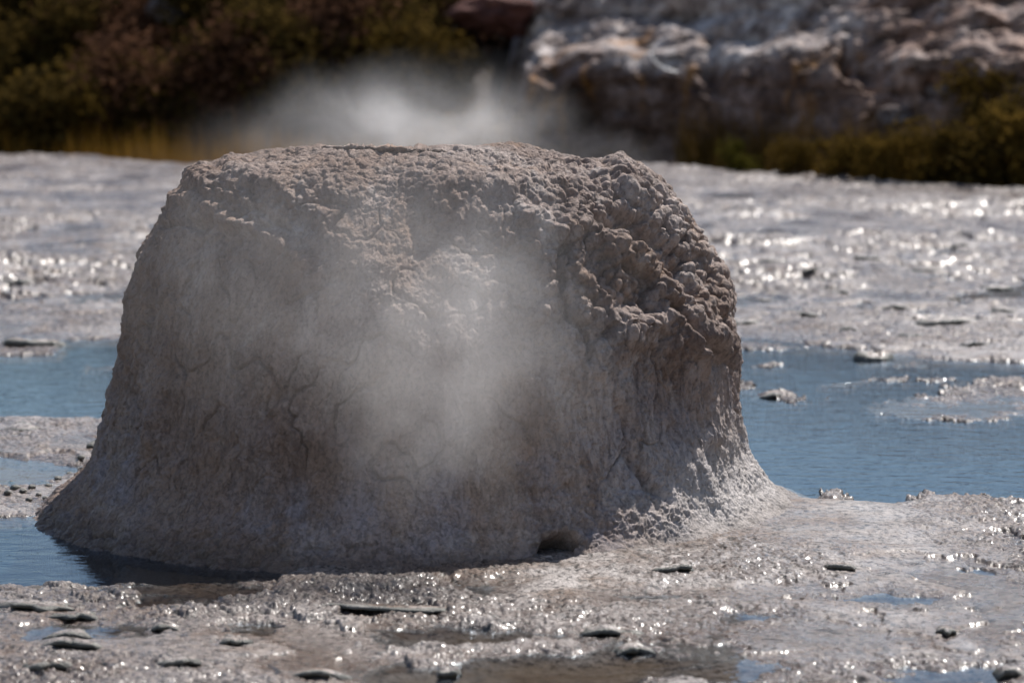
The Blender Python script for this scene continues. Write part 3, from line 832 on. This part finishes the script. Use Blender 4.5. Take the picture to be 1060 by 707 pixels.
def build_cliff():
    NX, NV = 620, 300
    xs = np.linspace(-1.0, 15.0, NX)
    v = np.linspace(0, 1, NV)
    # profile: step back from the foot (m), height (m); steep left part and sloping right part
    stp = np.array([(-0.2, -0.9), (0.0, 0.0), (0.12, 0.7), (0.05, 1.25), (0.45, 1.62), (1.3, 1.85), (2.6, 2.25), (2.9, 2.7), (4.5, 3.1), (6.5, 3.6), (9, 3.8)])
    tal = np.array([(-1.6, -0.9), (-0.7, 0.0), (-0.1, 0.55), (0.5, 1.0), (0.75, 1.5), (1.6, 1.8), (2.0, 2.1), (2.6, 2.5), (4.5, 3.1), (6.5, 3.6), (9, 3.8)])
    k = np.linspace(0, 1, 11)
    w = sstep(3.2, 5.6, xs)[None, :]
    dy = np.interp(v, k, stp[:, 0])[:, None] * (1 - w) + np.interp(v, k, tal[:, 0])[:, None] * w
    z = np.interp(v, k, stp[:, 1])[:, None] * (1 - w) + np.interp(v, k, tal[:, 1])[:, None] * w
    end = sstep(-1.0, 0.7, xs)[None, :]                 # left end tapers down into the slope
    z = -0.9 + (z + 0.9) * (0.02 + 0.98 * end)
    dy = dy + (1 - end) * 2.2
    X = np.repeat(xs[None, :], NV, 0)
    Y = edge_y(xs)[None, :] + 3.0 + dy + 0.35 * xs[None, :] * 0.35
    X, Y, Z = (np.ascontiguousarray(a, dtype=F32) for a in (X, Y, z))
    D = 0.55 * fbm(X * 0.7, Y * 0.4, Z * 0.9, oct=5, gain=0.55, seed=211)
    D += 0.22 * fbm(X * 2.0, Y * 0.8, Z * 3.2, oct=4, seed=215, ridged=True)
    st = Z * 2.6 + 0.8 * fbm(X * 0.4, Z * 0.5, oct=2, seed=218)
    D += 0.16 * (sstep(0.0, 0.35, st - np.floor(st)) - 0.5)
    D += w * 0.16 * (knobs3(X / 0.32, Y / 0.32, Z / 0.22, 225) - 0.4)
    D += 0.10 * knobs3(X / 0.45, Y / 0.45, Z / 0.35, 221) + 0.06 * knobs3(X / 0.2, Y / 0.2, Z / 0.2, 223)
    # pockets in the face
    for px, py, rx, rz, a in ((572, 70, 14, 28, 0.9), (608, 118, 14, 16, 0.8), (590, 40, 30, 12, 0.5), (700, 150, 30, 16, 0.5), (740, 75, 16, 26, 0.7), (900, 78, 16, 16, 0.9),
                              (875, 70, 8, 14, 0.7), (968, 95, 14, 10, 0.7), (715, 18, 24, 8, 0.6), (780, 40, 24, 10, 0.45), (660, 55, 20, 18, 0.35)):
        ax, ay = to_px(X, Y, Z)
        D -= a * np.exp(-(((ax - px) / rx) ** 2 + ((ay - py) / rz) ** 2))
    Yd = Y - D * 0.8; Zd = Z + 0.28 * D
    V = np.stack([X, Yd, Zd], -1).reshape(-1, 3)
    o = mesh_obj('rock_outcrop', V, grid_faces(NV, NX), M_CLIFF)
    tag(o, 'broad pale weathered cliff with dark hollows and rusty streaks behind the terrace', 'rock outcrop')
build_cliff()

def boulder(px, py, Y, wpx, label, mat, seed, squash=0.7):
    p = at_y(px, py, Y); s = wpx * Y / FPX / 2
    a = np.linspace(0, 2 * math.pi, 48, endpoint=False)[None, :]; b = np.linspace(-1.54, 1.54, 32)[:, None]
    x = np.cos(b) * np.cos(a); y = np.cos(b) * np.sin(a); z = np.sin(b) + 0 * a
    r = 1 + 0.9 * fbm(x * 1.1 + seed, y * 1.1, z * 1.1 + .4, oct=4, seed=seed)
    V = np.stack([x * r * s, y * r * s, z * r * s * squash], -1).reshape(-1, 3)
    o = mesh_obj('boulder', V, grid_faces(32, 48, True), mat)
    o.location = p
    return tag(o, label, 'boulder', 'boulders on the slope and cliff')
boulder(985, 14, 43.0, 95, 'big dark red boulder at the top right of the cliff', M_REDROCK, 401)
boulder(1045, 25, 43.0, 80, 'dark red boulder at the right edge beside the biggest red one', M_REDROCK, 402)
boulder(515, 16, 50.0, 84, 'dark red rock mass at the upper left end of the cliff', M_REDROCK, 403, 0.45)
boulder(925, 122, 39.9, 34, 'small pale boulder on the brown talus below the cliff hollows', M_BOULDER, 404)
boulder(985, 98, 40.0, 48, 'grey boulder under the right end of the cliff ledge', M_BOULDER, 405)
boulder(170, 12, 54.0, 40, 'pale mauve boulder showing between dark bushes at the upper left', M_BOULDER, 408)
boulder(1010, 70, 40.5, 40, 'brown boulder low on the right of the cliff under the red ones', M_BOULDER, 409)

# pale curved sliver added for a bright highlight of unknown kind on the cliff
def highlight():
    M = Mat('highlight_pale'); M.principled((0.72, 0.70, 0.68), 0.35, 0.5)
    pts = [at_y(x, y, 41.0) for x, y in ((673, 54), (676, 62), (682, 68), (691, 73), (702, 75))]
    V, K = [], 10
    for i, p in enumerate(pts):
        r = 0.03 * (1 - 0.12 * i)
        for q in range(K):
            u = 2 * math.pi * q / K
            V.append((p.x + 0.5 * r * math.cos(u) * 0.6, p.y + r * math.cos(u), p.z + r * math.sin(u)))
    o = mesh_obj('highlight_sliver', V, grid_faces(len(pts), K, True), M.m)
    tag(o, 'short curved pale sliver added as a highlight on the dark cliff face', 'highlight')
highlight()

# ------------------------------------------------------------------ bushes
M_STEM = mat_rock('bush_stem', (0.05, 0.035, 0.025), (0.08, 0.06, 0.045), (0.11, 0.085, 0.065), None, 3)
LEAF = [mat_leaf('dark_leaf', (0.03, 0.022, 0.009), (0.11, 0.072, 0.02)),
        mat_leaf('olive_leaf', (0.045, 0.031, 0.009), (0.145, 0.09, 0.02)),
        mat_leaf('brown_leaf', (0.05, 0.026, 0.017), (0.16, 0.082, 0.048)),
        mat_leaf('green_leaf', (0.03, 0.032, 0.008), (0.10, 0.085, 0.015))]

def bush(seed, h, w, nleaf, leaf, lm):
    rg = np.random.default_rng(seed)
    root = empty('bush', (0, 0, 0))
    nl = 14
    cen = np.stack([rg.uniform(-.36, .36, nl) * w, rg.uniform(-.3, .3, nl) * w, rg.uniform(.12, .82, nl) * h], -1)
    rad = rg.uniform(.20, .42, nl) * w
    k = rg.integers(0, nl, nleaf)
    dirs = rg.normal(size=(nleaf, 3)); dirs /= np.linalg.norm(dirs, axis=1)[:, None]
    P = cen[k] + dirs * (rad[k] * rg.uniform(.10, 1.15, nleaf) ** .7)[:, None] * np.array([1, 1, 0.9])
    P[:, 2] = np.maximum(P[:, 2], 0.04 * h)
    a = rg.normal(size=(nleaf, 3)); a /= np.linalg.norm(a, axis=1)[:, None]
    b = np.cross(a, rg.normal(size=(nleaf, 3))); b /= np.linalg.norm(b, axis=1)[:, None]
    s = leaf * rg.uniform(.6, 1.4, nleaf)[:, None]
    V = np.stack([P - a * s, P - b * s * .5, P + a * s, P + b * s * .5], 1).reshape(-1, 3)
    mesh_obj('foliage', V, np.arange(nleaf * 4).reshape(-1, 4), lm, root, smooth=False)
    # stems
    VV, FF, off = [], [], 0
    for c in cen:
        K = 6
        for t, r in ((0, .035), (.5, .022), (1, .008)):
            for q in range(K):
                u = 2 * math.pi * q / K
                VV.append((c[0] * t ** 1.2 + r * w * .5 * math.cos(u), c[1] * t ** 1.2 + r * w * .5 * math.sin(u), c[2] * t - .05))
        FF.append(grid_faces(3, K, True) + off); off += 3 * K
    mesh_obj('stem', VV, np.concatenate(FF), M_STEM, root)
    return root

MASTER = {}
BUSHES = [  # px, py of the foot, distance, height m, kind, label
    (15, 150, 49.5, 2.6, 0, 'tall dark bush at the left edge of the slope, behind the dry grass'),
    (75, 152, 50.0, 2.3, 1, 'olive bush with yellow tints second from the left behind the dry grass'),
    (135, 150, 50.5, 2.4, 2, 'broad brown bush in the middle of the left thicket right of the olive one'),
    (190, 150, 50.0, 2.2, 0, 'dark bush right of the broad brown one, above the left shoulder of the cone'),
    (245, 152, 49.5, 2.0, 2, 'brownish bush behind the left top corner of the cone'),
    (300, 152, 50.0, 2.2, 0, 'dark bush behind the left end of the steam plume'),
    (355, 150, 50.5, 2.3, 2, 'dusky brown bush directly behind the steam plume'),
    (410, 150, 50.0, 2.4, 0, 'dark bush behind the middle of the steam plume'),
    (455, 140, 49.5, 1.9, 1, 'olive bush against the left end of the cliff, behind the right of the plume'),
    (-20, 60, 56.5, 2.6, 0, 'dark bush at the very top of the left edge'),
    (70, 60, 57.0, 2.6, 2, 'brown bush high on the slope at the top left'),
    (165, 60, 57.5, 2.6, 0, 'dark bush high on the slope behind the pale mauve boulder'),
    (255, 60, 57.5, 2.6, 0, 'dark bush at the top of the slope left of the steam'),
    (345, 60, 57.5, 2.6, 2, 'brown bush at the top of the slope right above the steam'),
    (-40, 150, 50.0, 2.8, 0, 'tall dark bush just outside the thicket at the far left edge'),
    (40, 110, 54.0, 2.6, 0, 'dark bush of the upper row at the top left corner'),
    (110, 110, 54.5, 2.4, 2, 'brown bush of the upper row left of the pale mauve boulder'),
    (225, 110, 54.5, 2.6, 0, 'dark bush of the upper row right of the pale mauve boulder'),
    (290, 110, 55.0, 2.6, 2, 'reddish brown bush of the upper row above the plume'),
    (365, 110, 54.5, 2.5, 0, 'dark bush of the upper row above the middle of the plume'),
    (430, 105, 54.0, 2.4, 0, 'dark bush of the upper row beside the red rock mass'),
    (495, 80, 53.5, 1.8, 2, 'low brown bush above the left end of the cliff'),
    (492, 146, 46.0, 1.75, 1, 'yellow olive bush right at the left end of the cliff, half in the steam'),
    (765, 170, 40.3, 0.42, 3, 'small green shrub at the foot of the cliff, leftmost on that side'),
    (825, 176, 39.2, 0.50, 1, 'low olive shrub below the talus, left of the darker one'),
    (872, 182, 38.2, 0.62, 1, 'olive shrub at the terrace rim below the pale talus boulder'),
    (920, 190, 37.5, 0.75, 1, 'low olive brown shrub on the terrace rim right of the smaller olive one'),
    (975, 193, 37.0, 0.85, 1, 'olive shrub on the rim third from the right edge'),
    (1020, 195, 36.6, 1.0, 0, 'dark dense shrub on the rim near the right edge'),
    (1062, 196, 36.4, 1.25, 1, 'olive shrub cut by the right edge of the picture'),
    (1022, 125, 39.2, 0.8, 1, 'yellow green shrub growing higher up the talus at right'),
    (-95, 150, 50.0, 2.5, 2, 'thicket bush beyond the left edge of the picture'),
    (-150, 150, 50.5, 2.6, 0, 'thicket bush beyond the left edge of the picture'),
    (-210, 150, 50.0, 2.4, 1, 'thicket bush beyond the left edge of the picture'),
    (-275, 150, 50.5, 2.6, 0, 'thicket bush beyond the left edge of the picture'),
    (-340, 150, 50.0, 2.5, 2, 'thicket bush beyond the left edge of the picture'),
    (-85, 100, 55.0, 2.7, 0, 'thicket bush beyond the left edge of the picture'),
    (-160, 100, 55.5, 2.6, 2, 'thicket bush beyond the left edge of the picture'),
    (-245, 100, 55.0, 2.7, 0, 'thicket bush beyond the left edge of the picture'),
    (-330, 100, 55.5, 2.6, 1, 'thicket bush beyond the left edge of the picture'),
    (1110, 190, 36.6, 1.4, 0, 'dark shrub just beyond the right edge'),
]
for i, (px, py, Y, h, kd, lab) in enumerate(BUSHES):
    big = h > 1.5
    key = (kd, big)
    if key not in MASTER:
        o = bush(600 + i, 2.4 if big else 0.8, 2.3 if big else 0.9, 6500 if big else 2200, 0.075 if big else 0.04, LEAF[kd])
        MASTER[key] = o; h0 = 2.4 if big else 0.8
    else:
        o = copy_tree(MASTER[key])
    p = at_y(px, py, Y)
    z = (hill_z(p.x, p.y) - 0.2) if big else p.z - 0.1
    o.location = (p.x, p.y, z); s = h / (2.4 if big else 0.8)
    o.scale = (s * 1.05, s, s); o.rotation_euler = (0, 0, i * 2.1)
    tag(o, lab, 'bush', 'bushes of the left thicket' if big else 'low shrubs under the cliff')

# dry grass along the far rim at left
def grass(n, x0, x1, near, far, h0, h1, c0, c1, label, zf):
    x = rng.uniform(x0, x1, n); y = edge_y(x) + rng.uniform(near, far, n)
    cl = fbm(x.astype(F32) * 1.3, y.astype(F32) * 0.8, oct=3, seed=801)
    hgt = rng.uniform(h0, h1, n) * np.clip(1.0 + 0.9 * cl, 0.25, 1.7)
    z = zf(x, y)
    a = rng.uniform(0, 6.28, n); lean = rng.normal(0, .16, (n, 2))
    wx, wy = np.cos(a) * .012, np.sin(a) * .012
    V = np.stack([np.stack([x - wx, y - wy, z], -1), np.stack([x + wx, y + wy, z], -1),
                  np.stack([x + lean[:, 0] + wx * .3, y + lean[:, 1], z + hgt], -1)], 1).reshape(-1, 3)
    m = mat_leaf('dry_grass', c0, c1)
    o = mesh_obj('grass', V, np.arange(n * 3).reshape(-1, 3), m, smooth=False)
    tag(o, label, 'grass', kind='stuff')
grass(11000, -15.5, -0.8, 0.7, 4.0, .75, 1.25, (0.15, 0.078, 0.015), (0.30, 0.165, 0.03),
      'ochre dry grass in a strip along the far left rim of the terrace', lambda x, y: np.full(x.shape, -0.72))
grass(7000, 2.6, 9.0, 0.9, 3.2, .55, 1.15, (0.07, 0.043, 0.013), (0.18, 0.105, 0.03),
      'olive brown dry grass along the foot of the cliff at right', lambda x, y: -0.72 + 0.45 * np.clip(y - edge_y(x) - 1.6, 0, 3))

# ------------------------------------------------------------------ light, sky, camera
SUN_EL, SUN_AZ = R(55), R(34)          # behind the cone, a little to the right
sd = Vector((math.sin(SUN_AZ) * math.cos(SUN_EL), math.cos(SUN_AZ) * math.cos(SUN_EL), math.sin(SUN_EL)))
sl = bpy.data.lights.new('sun', 'SUN'); sl.energy = 4.8; sl.angle = R(0.55); sl.color = (1, 0.945, 0.885)
so = bpy.data.objects.new('sun', sl); COL.objects.link(so)
so.rotation_euler = sd.to_track_quat('Z', 'Y').to_euler()
wd = bpy.data.worlds.new('World'); scene.world = wd; wd.use_nodes = True
nt = wd.node_tree; bg = nt.nodes['Background']
sky = nt.nodes.new('ShaderNodeTexSky'); sky.sky_type = 'NISHITA'; sky.sun_disc = False
sky.sun_elevation = SUN_EL; sky.sun_rotation = SUN_AZ; sky.dust_density = 0.2; sky.air_density = 1.0; sky.ozone_density = 1.5
wb = nt.nodes.new('ShaderNodeMix'); wb.data_type = 'RGBA'; wb.blend_type = 'MULTIPLY'; wb.inputs[0].default_value = 1
wb.inputs[7].default_value = (1.12, 1.0, 0.92, 1)      # the photograph's warm white balance
nt.links.new(sky.outputs[0], wb.inputs[6]); nt.links.new(wb.outputs[2], bg.inputs[0]); bg.inputs[1].default_value = 0.085

cam = bpy.data.cameras.new('camera'); co = bpy.data.objects.new('camera', cam); COL.objects.link(co)
co.location = (0, 0, CAM_H); co.rotation_euler = (math.pi / 2 - PITCH, 0, 0)
cam.sensor_width = 36; cam.lens = FPX / 1060 * 36; cam.clip_end = 3000; cam.clip_start = 0.1
cam.dof.use_dof = True; cam.dof.focus_distance = 9.8; cam.dof.aperture_fstop = 2.9
scene.camera = co

vs = scene.view_settings
vs.view_transform = 'Standard'; vs.look = 'None'; vs.exposure = 0.48; vs.gamma = 1.0; vs.use_curve_mapping = False
c = scene.cycles
c.use_denoising = True; c.volume_bounces = 2; c.max_bounces = 8; c.transparent_max_bounces = 16
c.sample_clamp_indirect = 6; c.volume_step_rate = 1.5; c.caustics_reflective = False; c.caustics_refractive = False
